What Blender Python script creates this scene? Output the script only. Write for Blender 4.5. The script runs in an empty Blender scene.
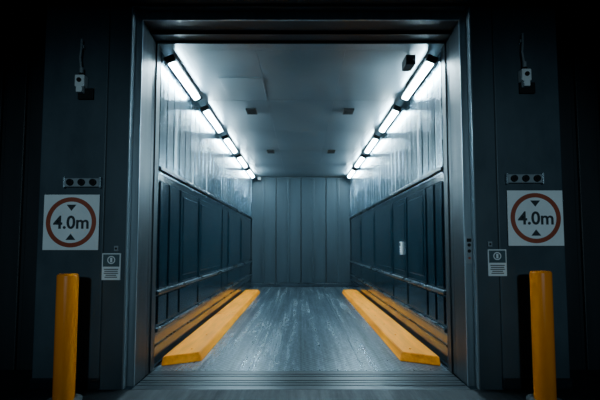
import bpy, bmesh, math
from mathutils import Vector, Matrix
scene=bpy.context.scene
COL=scene.collection

# ---------------------------------------------------------------- materials
def new_mat(name):
    m=bpy.data.materials.new(name); m.use_nodes=True
    nt=m.node_tree; b=nt.nodes['Principled BSDF']
    return m,nt,b
def metal(name,c1,c2,rough=(.3,.45),metallic=.5,scale=(2,2,2),bump=0.0,bscale=40,detail=6,spec=.5):
    m,nt,b=new_mat(name); N=nt.nodes; L=nt.links
    tc=N.new('ShaderNodeTexCoord'); mp=N.new('ShaderNodeMapping'); mp.inputs['Scale'].default_value=scale
    L.new(tc.outputs['Object'],mp.inputs['Vector'])
    n=N.new('ShaderNodeTexNoise'); n.inputs['Scale'].default_value=1.0; n.inputs['Detail'].default_value=detail
    n.inputs['Roughness'].default_value=.62
    L.new(mp.outputs[0],n.inputs['Vector'])
    r=N.new('ShaderNodeValToRGB'); r.color_ramp.elements[0].position=.32; r.color_ramp.elements[1].position=.68
    r.color_ramp.elements[0].color=(*c1,1); r.color_ramp.elements[1].color=(*c2,1)
    L.new(n.outputs['Fac'],r.inputs[0]); L.new(r.outputs[0],b.inputs['Base Color'])
    mr=N.new('ShaderNodeMapRange'); mr.inputs[1].default_value=.3; mr.inputs[2].default_value=.7
    mr.inputs[3].default_value=rough[0]; mr.inputs[4].default_value=rough[1]
    L.new(n.outputs['Fac'],mr.inputs[0]); L.new(mr.outputs[0],b.inputs['Roughness'])
    b.inputs['Metallic'].default_value=metallic
    b.inputs['Specular IOR Level'].default_value=spec
    if bump>0:
        n2=N.new('ShaderNodeTexNoise'); n2.inputs['Scale'].default_value=bscale; n2.inputs['Detail'].default_value=3
        L.new(tc.outputs['Object'],n2.inputs['Vector'])
        bp=N.new('ShaderNodeBump'); bp.inputs['Strength'].default_value=bump; bp.inputs['Distance'].default_value=.01
        L.new(n2.outputs['Fac'],bp.inputs['Height']); L.new(bp.outputs[0],b.inputs['Normal'])
    return m
def emit(name,c,s):
    m,nt,b=new_mat(name); b.inputs['Base Color'].default_value=(*c,1)
    b.inputs['Emission Color'].default_value=(*c,1); b.inputs['Emission Strength'].default_value=s
    return m

M_UP  =metal('brushed_wall_sheet',(.13,.20,.24),(.26,.345,.40),(.15,.30),.95,(6,6,.4),.08,9)
M_LOW =metal('blue_wall_panel',(.005,.017,.027),(.013,.033,.047),(.09,.18),.35,(3,3,1),.05,7)
M_GLOSS=metal('glossy_skirting_panel',(.02,.04,.055),(.035,.06,.08),(.08,.14),.5,(3,3,1))
M_RAIL=metal('dark_rail_steel',(.010,.020,.027),(.024,.038,.050),(.22,.35),.6,(1,1,8))
M_HAND=metal('guard_rail_steel',(.05,.08,.10),(.085,.12,.145),(.22,.35),.7,(1,1,8))
M_BACK=metal('back_wall_sheet',(.009,.021,.029),(.017,.034,.045),(.4,.55),.2,(4,4,.5),.05,10,spec=.35)
M_CEIL=metal('ceiling_sheet',(.110,.145,.170),(.150,.19,.217),(.28,.40),.35,(1.2,1.2,1.2),.05,6)
M_SEAM=metal('seam_dark',(.008,.014,.019),(.014,.023,.028),(.5,.7),.2)
M_COL =metal('column_paint',(.034,.056,.072),(.050,.078,.098),(.42,.58),.25,(2.2,2.2,1.1),.06,30)
M_BRIGHT=metal('brushed_steel_trim',(.17,.225,.26),(.28,.345,.39),(.28,.42),.5,(14,14,.6))
M_REVEAL=metal('door_reveal_steel',(.010,.018,.025),(.020,.032,.040),(.38,.52),.4,(10,10,.5))
M_DARKW=metal('dark_cladding',(.005,.010,.014),(.009,.015,.020),(.5,.7),.1,(3,3,.5))
M_YEL =metal('yellow_kerb_paint',(.60,.155,.0),(1.0,.31,.0),(.42,.6),0,(9,.9,9),.14,35,spec=.16)
M_ORG =metal('bollard_paint',(.90,.22,.0),(1.0,.28,.0),(.34,.45),0,(8,8,2),.08,30,spec=.3)
M_BLACK=metal('black_plastic',(.004,.005,.006),(.009,.010,.011),(.5,.6),0,spec=.2)
M_GREY=metal('grey_plastic',(.18,.22,.25),(.26,.30,.33),(.4,.5),.1)
M_WHITE=metal('sign_white',(.70,.75,.78),(.78,.83,.85),(.4,.5),0,(4,4,4))
M_RED =metal('sign_ring_red',(.26,.050,.025),(.33,.065,.03),(.4,.5),0)
M_SINK=metal('sign_ink',(.010,.018,.024),(.018,.027,.034),(.5,.6),0)
M_LABEL=metal('label_blue_grey',(.04,.08,.10),(.06,.11,.13),(.4,.5),0)
M_LENS=metal('lens_glass',(.01,.012,.015),(.015,.018,.02),(.05,.1),0)
M_TUBE=emit('lamp_diffuser',(.61,.88,1.0),190.0)

def floor_mat(name,c1,c2,c3,r0,r1,lo=.40,hi=.60,tread=0,met=.4):
    m,nt,b=new_mat(name); N=nt.nodes; L=nt.links
    tc=N.new('ShaderNodeTexCoord')
    def noise(sc,det,rg=.65,s=1):
        mp=N.new('ShaderNodeMapping'); mp.inputs['Scale'].default_value=sc
        L.new(tc.outputs['Object'],mp.inputs[0])
        n=N.new('ShaderNodeTexNoise'); n.inputs['Scale'].default_value=s; n.inputs['Detail'].default_value=det; n.inputs['Roughness'].default_value=rg
        L.new(mp.outputs[0],n.inputs[0]); return n
    a=noise((6,.14,1),8,.66); c=noise((1.7,.30,1),6,.6); d=noise((24,5,1),5)
    def mix(f,x,y):
        mx=N.new('ShaderNodeMix'); mx.data_type='FLOAT'; mx.inputs[0].default_value=f
        L.new(x,mx.inputs[2]); L.new(y,mx.inputs[3]); return mx.outputs[0]
    s=mix(.22,mix(.40,a.outputs[0],c.outputs[0]),d.outputs[0])
    r=N.new('ShaderNodeValToRGB'); e=r.color_ramp.elements
    e[0].position=lo; e[0].color=(*c1,1); e[1].position=hi; e[1].color=(*c3,1)
    k=e.new((lo+hi)/2); k.color=(*c2,1)
    L.new(s,r.inputs[0]); L.new(r.outputs[0],b.inputs['Base Color'])
    mr=N.new('ShaderNodeMapRange'); mr.inputs[1].default_value=lo; mr.inputs[2].default_value=hi
    mr.inputs[3].default_value=r1; mr.inputs[4].default_value=r0
    L.new(s,mr.inputs[0]); L.new(mr.outputs[0],b.inputs['Roughness'])
    b.inputs['Metallic'].default_value=met
    bp=N.new('ShaderNodeBump'); bp.inputs['Strength'].default_value=.25; bp.inputs['Distance'].default_value=.007
    L.new(s,bp.inputs['Height']); last=bp
    if tread:
        # raised tread studs on the plate
        mp=N.new('ShaderNodeMapping'); mp.inputs['Scale'].default_value=(16,16,1); mp.inputs['Rotation'].default_value=(0,0,math.radians(45))
        L.new(tc.outputs['Object'],mp.inputs[0])
        v=N.new('ShaderNodeTexVoronoi'); v.inputs['Scale'].default_value=1; v.inputs['Randomness'].default_value=.0
        L.new(mp.outputs[0],v.inputs['Vector'])
        b2=N.new('ShaderNodeBump'); b2.inputs['Strength'].default_value=.5; b2.inputs['Distance'].default_value=.010; b2.invert=True
        L.new(v.outputs['Distance'],b2.inputs['Height']); L.new(bp.outputs[0],b2.inputs['Normal']); last=b2
    L.new(last.outputs[0],b.inputs['Normal'])
    return m
M_FLOOR=floor_mat('worn_steel_floor',(.010,.019,.027),(.050,.076,.095),(.24,.30,.345),.22,.40,.40,.60,1,.55)
M_GROUND=floor_mat('asphalt',(.006,.010,.013),(.011,.016,.02),(.018,.024,.028),.6,.8)
M_SILL=metal('sill_steel',(.010,.017,.023),(.028,.040,.048),(.3,.5),.6,(.6,12,1))

# ---------------------------------------------------------------- mesh builder
class MB:
    def __init__(s): s.v=[];s.f=[];s.mi=[];s.mats=[]
    def m(s,mat):
        if mat not in s.mats: s.mats.append(mat)
        return s.mats.index(mat)
    def add(s,verts,faces,mat,mx=None):
        o=len(s.v); i=s.m(mat)
        for p in verts:
            p=Vector(p)
            if mx: p=mx@p
            s.v.append(tuple(p))
        for f in faces: s.f.append([o+k for k in f]); s.mi.append(i)
    def box(s,x0,x1,y0,y1,z0,z1,mat,mx=None,bev=0):
        if x1<x0:x0,x1=x1,x0
        if y1<y0:y0,y1=y1,y0
        if z1<z0:z0,z1=z1,z0
        bm=bmesh.new(); bmesh.ops.create_cube(bm,size=1)
        for v in bm.verts:
            v.co=Vector(((x0+x1)/2+v.co.x*(x1-x0),(y0+y1)/2+v.co.y*(y1-y0),(z0+z1)/2+v.co.z*(z1-z0)))
        if bev>0: bmesh.ops.bevel(bm,geom=bm.edges[:],offset=bev,segments=2,affect='EDGES',profile=.5)
        s.frombm(bm,mat,mx)
    def frombm(s,bm,mat,mx=None):
        bm.verts.ensure_lookup_table(); bm.verts.index_update()
        s.add([v.co.copy() for v in bm.verts],[[v.index for v in f.verts] for f in bm.faces],mat,mx); bm.free()
    def cyl(s,c,r,h,mat,axis='Z',seg=32,r2=None,bev=0,mx=None):
        bm=bmesh.new(); bmesh.ops.create_cone(bm,cap_ends=True,segments=seg,radius1=r,radius2=r if r2 is None else r2,depth=h)
        if bev>0:
            ed=[e for e in bm.edges if len(e.link_faces)==2 and any(len(f.verts)>4 for f in e.link_faces)]
            bmesh.ops.bevel(bm,geom=ed,offset=bev,segments=4,affect='EDGES',profile=.5)
        R={'Z':Matrix(),'X':Matrix.Rotation(math.pi/2,4,'Y'),'Y':Matrix.Rotation(math.pi/2,4,'X')}[axis]
        T=Matrix.Translation(c)@R
        s.frombm(bm,mat,(mx@T) if mx else T)
    def ring(s,c,ro,ri,t,mat,seg=64):
        v=[];f=[]
        for k in range(seg):
            a=2*math.pi*k/seg; ca,sa=math.cos(a),math.sin(a)
            for (r,y) in((ro,-t),(ri,-t),(ri,0),(ro,0)): v.append((c[0]+r*ca,c[1]+y,c[2]+r*sa))
        for k in range(seg):
            n=(k+1)%seg
            for q in range(4):
                p=(q+1)%4
                f.append([4*k+q,4*k+p,4*n+p,4*n+q])
        s.add(v,f,mat)
    def prism(s,pts,y0,y1,mat):
        n=len(pts); v=[(x,y0,z) for x,z in pts]+[(x,y1,z) for x,z in pts]
        f=[list(range(n)),list(range(2*n-1,n-1,-1))]+[[i,(i+1)%n,n+(i+1)%n,n+i] for i in range(n)]
        s.add(v,f,mat)
    def tube(s,pts,r,mat,seg=10):
        pts=[Vector(p) for p in pts]; v=[];f=[]
        for i,p in enumerate(pts):
            d=(pts[min(i+1,len(pts)-1)]-pts[max(i-1,0)]).normalized()
            a=d.cross(Vector((0,1,0.01))).normalized(); b=d.cross(a)
            for k in range(seg):
                t=2*math.pi*k/seg; v.append(p+a*r*math.cos(t)+b*r*math.sin(t))
        for i in range(len(pts)-1):
            for k in range(seg):
                f.append([i*seg+k,i*seg+(k+1)%seg,(i+1)*seg+(k+1)%seg,(i+1)*seg+k])
        f.append(list(range(seg))[::-1]); f.append([(len(pts)-1)*seg+k for k in range(seg)])
        s.add(v,f,mat)
    def obj(s,name,loc=(0,0,0),parent=None,smooth=False):
        me=bpy.data.meshes.new(name); me.from_pydata([tuple(Vector(p)-Vector(loc)) for p in s.v],[],s.f)
        for m in s.mats: me.materials.append(m)
        for p,i in zip(me.polygons,s.mi): p.material_index=i
        bm=bmesh.new(); bm.from_mesh(me); bmesh.ops.recalc_face_normals(bm,faces=bm.faces); bm.to_mesh(me); bm.free()
        if smooth:
            for p in me.polygons: p.use_smooth=True
            try: me.set_sharp_from_angle(angle=math.radians(35))
            except Exception: pass
        o=bpy.data.objects.new(name,me); COL.objects.link(o); o.location=loc
        if parent: o.parent=parent; o.location=Vector(loc)-parent.location
        return o
def empty(name,loc):
    e=bpy.data.objects.new(name,None); e.location=loc; COL.objects.link(e); e.empty_display_size=.2; return e

W=1.92; H=4.23; L_=10.2     # lift car half width, height, length

# ---------------------------------------------------------------- floor / ground
b=MB()
b.box(-W-.1,W+.1,0.0,L_+.1,-.15,-.012,M_SEAM)
xs=[-W-.1,-.80,0,.80,W+.1]; yf=[0,2.55,5.1,7.65,L_+.1]
for i in range(4):
    for j in range(4):
        b.box(xs[i]+.004,xs[i+1]-.004,yf[j]+.003,yf[j+1]-.003,-.02,0,M_FLOOR)
b.obj('floor')
b=MB(); b.box(-9,9,-14,-.66,-.2,0,M_GROUND)
for sg in(-1,1): b.box(sg*3.0,sg*9,-.66,.2,-.2,0,M_GROUND)
b.obj('ground')
b=MB()
b.box(-1.89,1.89,-.655,-.005,-.15,-.012,M_SEAM)
for (a,c) in((-.655,-.53),(-.51,-.45),(-.43,-.37),(-.35,-.22),(-.20,-.14),(-.12,-.005)):
    b.box(-1.885,1.885,a,c,-.03,0,M_SILL,bev=.004)
b.obj('door_sill')
# ---------------------------------------------------------------- side walls
def side_wall(name,sg):
    b=MB(); X=W*sg
    b.box(X,X+.1*sg,0.06,L_+.1,0,H,M_SEAM)
    y=.10; pts=[]
    pitch=.30
    d0,d1=.004,.020
    while y<L_-.02:
        e=min(y+pitch,L_)
        pts+=[(y,d0),(y+.012,d1),(e-.030,d1),(e-.018,d0)]
        y=e
    pts.append((L_,d0))
    z0,z1=2.66,H
    v=[];f=[]
    for (yy,dd) in pts: v+= [(X-sg*dd,yy,z0),(X-sg*dd,yy,z1)]
    for i in range(len(pts)-1): f.append([2*i,2*i+2,2*i+3,2*i+1])
    b.add(v,f,M_UP)
    b.box(X,X-.050*sg,.1,L_,2.60,2.66,M_RAIL,bev=.012)
    b.box(X,X-.022*sg,.1,L_,2.555,2.583,M_UP,bev=.004)
    b.box(X,X-.008*sg,.1,L_,.5,2.555,M_LOW)
    if sg<0: cols=[(.16,.50),(.56,1.02),(1.10,2.15),(2.25,4.35),(4.45,5.10),(5.2,7.3),(7.4,9.9)]
    else:    cols=[(.16,.42),(.50,.80),(.88,1.9),(2.0,3.0),(3.1,5.0),(5.1,7.3),(7.4,9.9)]
    for i,(a,c) in enumerate(cols):
        b.box(X,X-.026*sg,a,c,1.02,2.47,M_LOW,bev=.014)
        if c-a>.9: b.box(X,X-.036*sg,a+.10,c-.10,1.12,2.37,M_LOW,bev=.012)
        b.box(X,X-.026*sg,a,c,.55,.92,M_LOW,bev=.012)
    b.box(X,X-.050*sg,.1,L_,.945,1.0,M_HAND,bev=.014)
    b.box(X,X-.045*sg,.1,L_,.455,.51,M_HAND,bev=.014)
    b.box(X,X-.010*sg,.1,L_,0,.46,M_GLOSS)
    b.box(X,X-.026*sg,.1,L_,.265,.30,M_RAIL,bev=.008)
    return b.obj(name)
side_wall('wall_left',-1); side_wall('wall_right',1)
# ---------------------------------------------------------------- back wall
b=MB()
b.box(-W,W,L_,L_+.1,0,H,M_SEAM)
n=8; w=2*W/n
for i in range(n):
    a=-W+i*w
    b.box(a+.02,a+w-.02,L_-.045,L_+.01,.16,H-.02,M_BACK,bev=.012)
    if i%2==0: b.box(a+w-.05,a+w+.05,L_-.085,L_,.16,H-.02,M_BACK,bev=.01)
b.box(-W,W,L_-.06,L_,0,.15,M_RAIL,bev=.01)
b.obj('wall_back')
# ---------------------------------------------------------------- ceiling
b=MB()
b.box(-W-.1,W+.1,0.02,L_+.1,H+.012,H+.12,M_SEAM)
ys=[.06,1.95,3.9,5.85,7.8,L_]
b.box(-1.88,1.88,-.11,.058,H,H+.02,M_CEIL)
for i in range(5):
    b.box(-W,-.603,ys[i],ys[i+1]-.005,H,H+.02,M_CEIL)
    b.box(-.6,.6,ys[i],ys[i+1]-.005,H,H+.02,M_CEIL)
    b.box(.603,W,ys[i],ys[i+1]-.005,H,H+.02,M_CEIL)
b.box(-1.30,-.62,.95,1.75,H-.010,H+.01,M_CEIL,bev=.003)
b.obj('ceiling')
# ---------------------------------------------------------------- strip lights
def strip_light(y0,y1,sg):
    e=empty('strip_light',(sg*1.80,(y0+y1)/2,H-.07))
    T=Matrix.Translation((sg*1.79,0,H-.10))@Matrix.Rotation(sg*math.radians(22),4,'Y')
    h=MB()
    h.box(-.075,.075,y0,y1,.012,.04,M_BLACK,T,bev=.008)
    h.box(-.075,.075,y0-.03,y0+.025,-.045,.045,M_BLACK,T,bev=.01)
    h.box(-.075,.075,y1-.025,y1+.03,-.045,.045,M_BLACK,T,bev=.01)
    for q in(y0+.2,y1-.26): h.box(sg*1.79-.02,sg*1.79+.02,q,q+.06,H-.08,H-.001,M_BLACK)
    h.obj('housing',parent=e)
    d=MB(); d.box(-.048,.048,y0+.025,y1-.025,-.045,.011,M_TUBE,T,bev=.012); d.obj('diffuser',parent=e)
for y in(.12,2.1,4.1,6.1,8.1):
    for sg in(-1,1): strip_light(y,y+1.42,sg)
# ---------------------------------------------------------------- kerbs
def kerb(sg,joints):
    b=MB(); xo=1.85; xi=1.365
    ys=[.19]+joints+[8.3]
    for k in range(len(ys)-1):
        a=ys[k]; c=ys[k+1]-.018
        na=.06 if k==0 else 0
        sk=.24 if k==0 else 0     # splayed nose: inner corner set back
        t=.11
        v=[(sg*xo,a,0),(sg*xi,a+sk,0),(sg*xo,c,0),(sg*xi,c,0),
           (sg*xo,a+na,t),(sg*(xi+.05),a+sk+na,t),(sg*xo,c,t),(sg*(xi+.05),c,t)]
        f=[[0,1,5,4],[2,6,7,3],[0,4,6,2],[1,3,7,5],[4,5,7,6],[0,2,3,1]]
        bm=bmesh.new(); vs=[bm.verts.new(p) for p in v]
        for q in f: bm.faces.new([vs[i] for i in q])
        bmesh.ops.recalc_face_normals(bm,faces=bm.faces)
        bmesh.ops.bevel(bm,geom=bm.edges[:],offset=.010,segments=2,affect='EDGES')
        b.frombm(bm,M_YEL)
        yy=a+.45
        while yy<c-.1:
            b.cyl((sg*(xi+.2),yy,t+.004),.014,.012,M_YEL,seg=6); yy+=.9
    return b.obj('wheel_kerb')
kerb(-1,[3.6]); kerb(1,[])
# ---------------------------------------------------------------- door frame (portal)
b=MB()
for sg in(-1,1):
    b.box(sg*1.90,sg*2.2,-.54,-.20,0,4.30,M_REVEAL,bev=.006)
    b.box(sg*1.905,sg*2.2,-.19,-.09,0,4.30,M_REVEAL,bev=.006)
    b.box(sg*1.89,sg*2.2,-.08,.055,0,4.30,M_REVEAL,bev=.006)
    b.box(sg*1.895,sg*1.985,-.56,-.535,0,4.30,M_BRIGHT,bev=.004)
    b.box(sg*1.975,sg*2.24,-.65,-.55,0,4.5,M_COL,bev=.006)
    b.box(sg*1.972,sg*1.99,-.66,-.54,0,4.40,M_BRIGHT,bev=.004)
b.box(-2.2,2.2,-.535,-.30,4.30,4.9,M_REVEAL,bev=.006)
b.box(-2.2,2.2,-.29,-.115,4.262,4.9,M_REVEAL,bev=.006)
b.box(-1.985,1.985,-.56,-.53,4.295,4.40,M_BRIGHT,bev=.004)
b.box(-2.24,2.24,-.65,-.55,4.40,4.9,M_COL,bev=.006)
b.obj('door_frame')
# ---------------------------------------------------------------- columns
def column(sg):
    b=MB()
    b.box(sg*2.25,sg*3.0,-.65,.0,0,4.9,M_COL,bev=.012)
    b.box(sg*2.24,sg*2.252,-.64,-.5,0,4.9,M_SEAM)
    b.box(sg*2.24,sg*3.01,-.67,-.1,0,.12,M_RAIL,bev=.01)
    b.obj('steel_column')
column(-1); column(1)
for sg,nm in((-1,'wall_front_left'),(1,'wall_front_right')):
    b=MB(); b.box(sg*2.5,sg*7,.05,.15,0,5.2,M_DARKW)
    x=3.02
    while x<6.9:
        b.box(sg*x,sg*(x+.26),.01,.06,0,5.2,M_DARKW,bev=.012); x+=.32
    b.obj(nm)
b=MB(); b.box(-7,7,-.85,.1,4.9,5.3,M_DARKW,bev=.01); b.box(-7,7,-.75,-.66,4.43,4.9,M_DARKW,bev=.01); b.obj('header_beam')
# ---------------------------------------------------------------- bollards
def bollard(x,top):
    b=MB(); y=-1.0
    b.cyl((x,y,top/2+.005),.102,top-.01,M_ORG,seg=48,bev=.022)
    b.cyl((x,y,.01),.17,.02,M_GREY,seg=32)
    for a in range(4):
        t=a*math.pi/2+.78; b.cyl((x+.14*math.cos(t),y+.14*math.sin(t),.025),.014,.02,M_GREY,seg=6)
    b.obj('bollard',loc=(x,y,0),smooth=True)
bollard(-2.43,1.30); bollard(2.50,1.33)
# ---------------------------------------------------------------- text helper
def text_into(b,txt,size,cx,y,cz,mat,bold=.0,sx=1):
    cu=bpy.data.curves.new('t','FONT'); cu.body=txt; cu.size=size; cu.extrude=.0015; cu.offset=bold
    cu.align_x='CENTER'; cu.align_y='CENTER'; cu.resolution_u=6
    o=bpy.data.objects.new('t',cu); COL.objects.link(o)
    bpy.context.view_layer.update()
    me=bpy.data.meshes.new_from_object(o.evaluated_get(bpy.context.evaluated_depsgraph_get()))
    xs=[v.co.x for v in me.vertices]; zs=[v.co.y for v in me.vertices]
    mx,mz=(min(xs)+max(xs))/2,(min(zs)+max(zs))/2
    b.add([(cx+(v.co.x-mx)*sx,y-v.co.z,cz+v.co.y-mz) for v in me.vertices],[list(p.vertices) for p in me.polygons],mat)
    bpy.data.objects.remove(o); bpy.data.curves.remove(cu)
def height_sign(x,z):
    s=.315; y=-.675
    e=empty('height_limit_sign',(x,y,z))
    p=MB(); p.box(x-s,x+s,y,y+.008,z-s,z+s,M_WHITE,bev=.003)
    for q in(-.22,.22): p.box(x-s+.03,x+s-.03,y+.008,y+.023,z+q-.02,z+q+.02,M_GREY)
    p.obj('plate',parent=e)
    r=MB(); r.ring((x,y+.001,z),.285,.235,.004,M_RED); r.obj('ring',parent=e)
    t=MB(); text_into(t,'4.0m',.205,x,y-.003,z,M_SINK,.004,1.0)
    for q in(1,-1):
        t.prism([(x-.055,z+q*.200),(x+.055,z+q*.200),(x,z+q*.130)],y-.004,y+.001,M_SINK)
    t.obj('lettering',parent=e)
height_sign(-2.605,1.857); height_sign(2.66,1.905)
def notice(x,z):
    y=-.668
    b=MB(); b.box(x-.105,x+.105,y,y+.0165,z-.15,z+.15,M_WHITE,bev=.002)
    b.box(x-.093,x+.093,y-.002,y+.002,z+.0,z+.138,M_LABEL)
    b.ring((x,y-.001,z+.075),.045,.034,.002,M_WHITE,32)
    b.box(x-.012,x+.012,y-.004,y-.001,z+.05,z+.1,M_WHITE)
    for k in range(5):
        w=(.08,.075,.08,.06,.07)[k]; b.box(x-w,x+w,y-.002,y+.001,z-.035-k*.022,z-.025-k*.022,M_SINK)
    b.obj('notice_sign')
notice(-2.14,1.356); notice(2.215,1.40)
for x,z in((-2.09,1.56),(2.14,1.61)):
    b=MB(); b.box(x-.025,x+.025,-.668,-.6515,z-.03,z+.03,M_GREY,bev=.004); b.cyl((x,-.67,z),.012,.01,M_BLACK,'Y',16); b.obj('key_switch')
b=MB(); x,z=1.94,1.54
b.box(x-.036,x+.036,-.575,-.5605,z-.16,z+.16,M_GREY,bev=.004)
b.cyl((x,-.578,z+.06),.020,.012,M_BLACK,'Y',24,bev=.002); b.cyl((x,-.578,z-.01),.020,.012,M_BLACK,'Y',24,bev=.002)
b.box(x-.026,x+.026,-.578,-.573,z+.095,z+.135,M_BLACK); b.cyl((x,-.578,z-.09),.014,.012,M_RED,'Y',16)
b.obj('call_button_panel')
def sensor(x,z):
    b=MB(); y=-.70
    b.tube([(x-.01,y,z+.52),(x-.012,y,z+.4),(x-.022,y,z+.30),(x-.01,y,z+.2),(x,y,z+.09)],.012,M_GREY)
    b.box(x-.03,x+.01,y+.01,-.6515,z+.42,z+.46,M_GREY,bev=.004)
    b.cyl((x,y,z+.13),.022,.10,M_GREY,seg=20,bev=.004)
    b.cyl((x,y,z+.10),.028,.03,M_BLACK,seg=6)
    b.box(x-.055,x+.055,y-.045,-.6515,z-.055,z+.085,M_WHITE,bev=.012)
    b.cyl((x,y-.05,z+.02),.026,.02,M_BLACK,'Y',24,bev=.003)
    b.box(x-.035,x+.035,y-.05,y+.02,z-.12,z-.05,M_WHITE,bev=.008)
    b.box(x-.05,x+.13,y+.02,-.6515,z-.18,z-.05,M_BLACK,bev=.006)
    b.obj('motion_sensor')
sensor(-2.53,3.46); sensor(2.58,3.53)
def bracket(x,z):
    b=MB()
    b.box(x-.20,x+.20,-.69,-.6515,z-.05,z+.05,M_GREY,bev=.008)
    for dx in(-.13,0,.13):
        b.cyl((x+dx,-.70,z),.038,.035,M_BLACK,'Y',28,bev=.005)
        b.cyl((x+dx,-.72,z),.022,.012,M_LENS,'Y',24,bev=.003)
    for q in(-1,1): b.box(x+q*.195,x+q*.215,-.70,-.6515,z-.06,z+.06,M_BRIGHT,bev=.003)
    b.obj('signal_lamp_bar')
bracket(-2.49,2.31); bracket(2.55,2.355)
# ---------------------------------------------------------------- ceiling items
for x,y in((-.97,2.5),(.93,2.5),(-.85,5.9),(.85,5.9)):
    b=MB(); b.box(x-.10,x+.10,y-.14,y+.14,H-.035,H,M_BLACK,bev=.005)
    for k in range(4): b.box(x-.08,x+.08,y-.085+k*.05,y-.065+k*.05,H-.040,H-.033,M_BLACK)
    b.obj('ceiling_vent')
b=MB(); x,y=1.50,.22
b.box(x-.07,x+.07,y-.11,y+.13,H-.17,H-.03,M_BLACK,bev=.015); b.box(x-.02,x+.02,y-.02,y+.02,H-.05,H,M_BLACK); b.cyl((x,y-.115,H-.1),.04,.03,M_LENS,'Y',24,bev=.004); b.obj('ceiling_camera')
b=MB(); b.box(-1.66,-1.54,L_-.24,L_-.046,H-.14,H-.02,M_WHITE,bev=.02); b.cyl((-1.60,L_-.16,H-.16),.045,.05,M_LENS,seg=24,bev=.015); b.obj('security_camera')
b=MB()
b.box(W-.038,W-.07,2.22,2.33,1.42,1.66,M_WHITE,bev=.006); b.box(W-.065,W-.075,2.24,2.31,1.58,1.64,M_BLACK)
for k in range(3): b.cyl((W-.075,2.275,1.45+k*.045),.012,.01,M_BLACK,'X',16)
b.obj('lift_control_panel')

# ---------------------------------------------------------------- lights
def spot(name,loc,tgt,e,size=60,r=.3,col=(.59,.87,1)):
    l=bpy.data.lights.new(name,'SPOT'); l.energy=e; l.color=col; l.spot_size=math.radians(size); l.spot_blend=1; l.shadow_soft_size=r
    o=bpy.data.objects.new(name,l); o.location=loc; COL.objects.link(o)
    o.rotation_euler=(Vector(tgt)-Vector(loc)).to_track_quat('-Z','Y').to_euler()
spot('column_fill_spot',(-1.2,-11,3.6),(-2.6,-.6,1.8),950,28)  # added fill spots, unseen behind the camera, brighten columns and signs evenly
spot('column_fill_spot',(1.2,-11,3.6),(2.6,-.6,1.8),950,28)  # second added fill, no modelled fixture, for the right column
w=bpy.data.worlds.new('night'); scene.world=w; w.use_nodes=True
w.node_tree.nodes['Background'].inputs[0].default_value=(.2,.5,.75,1); w.node_tree.nodes['Background'].inputs[1].default_value=.02
# ---------------------------------------------------------------- camera
c=bpy.data.cameras.new('camera'); c.lens=24; c.sensor_width=36; c.shift_y=20.5/600; c.shift_x=-1/600
o=bpy.data.objects.new('camera',c); COL.objects.link(o); o.location=(0,-5.2,1.6)
o.rotation_euler=(math.radians(93.5),0,0); scene.camera=o
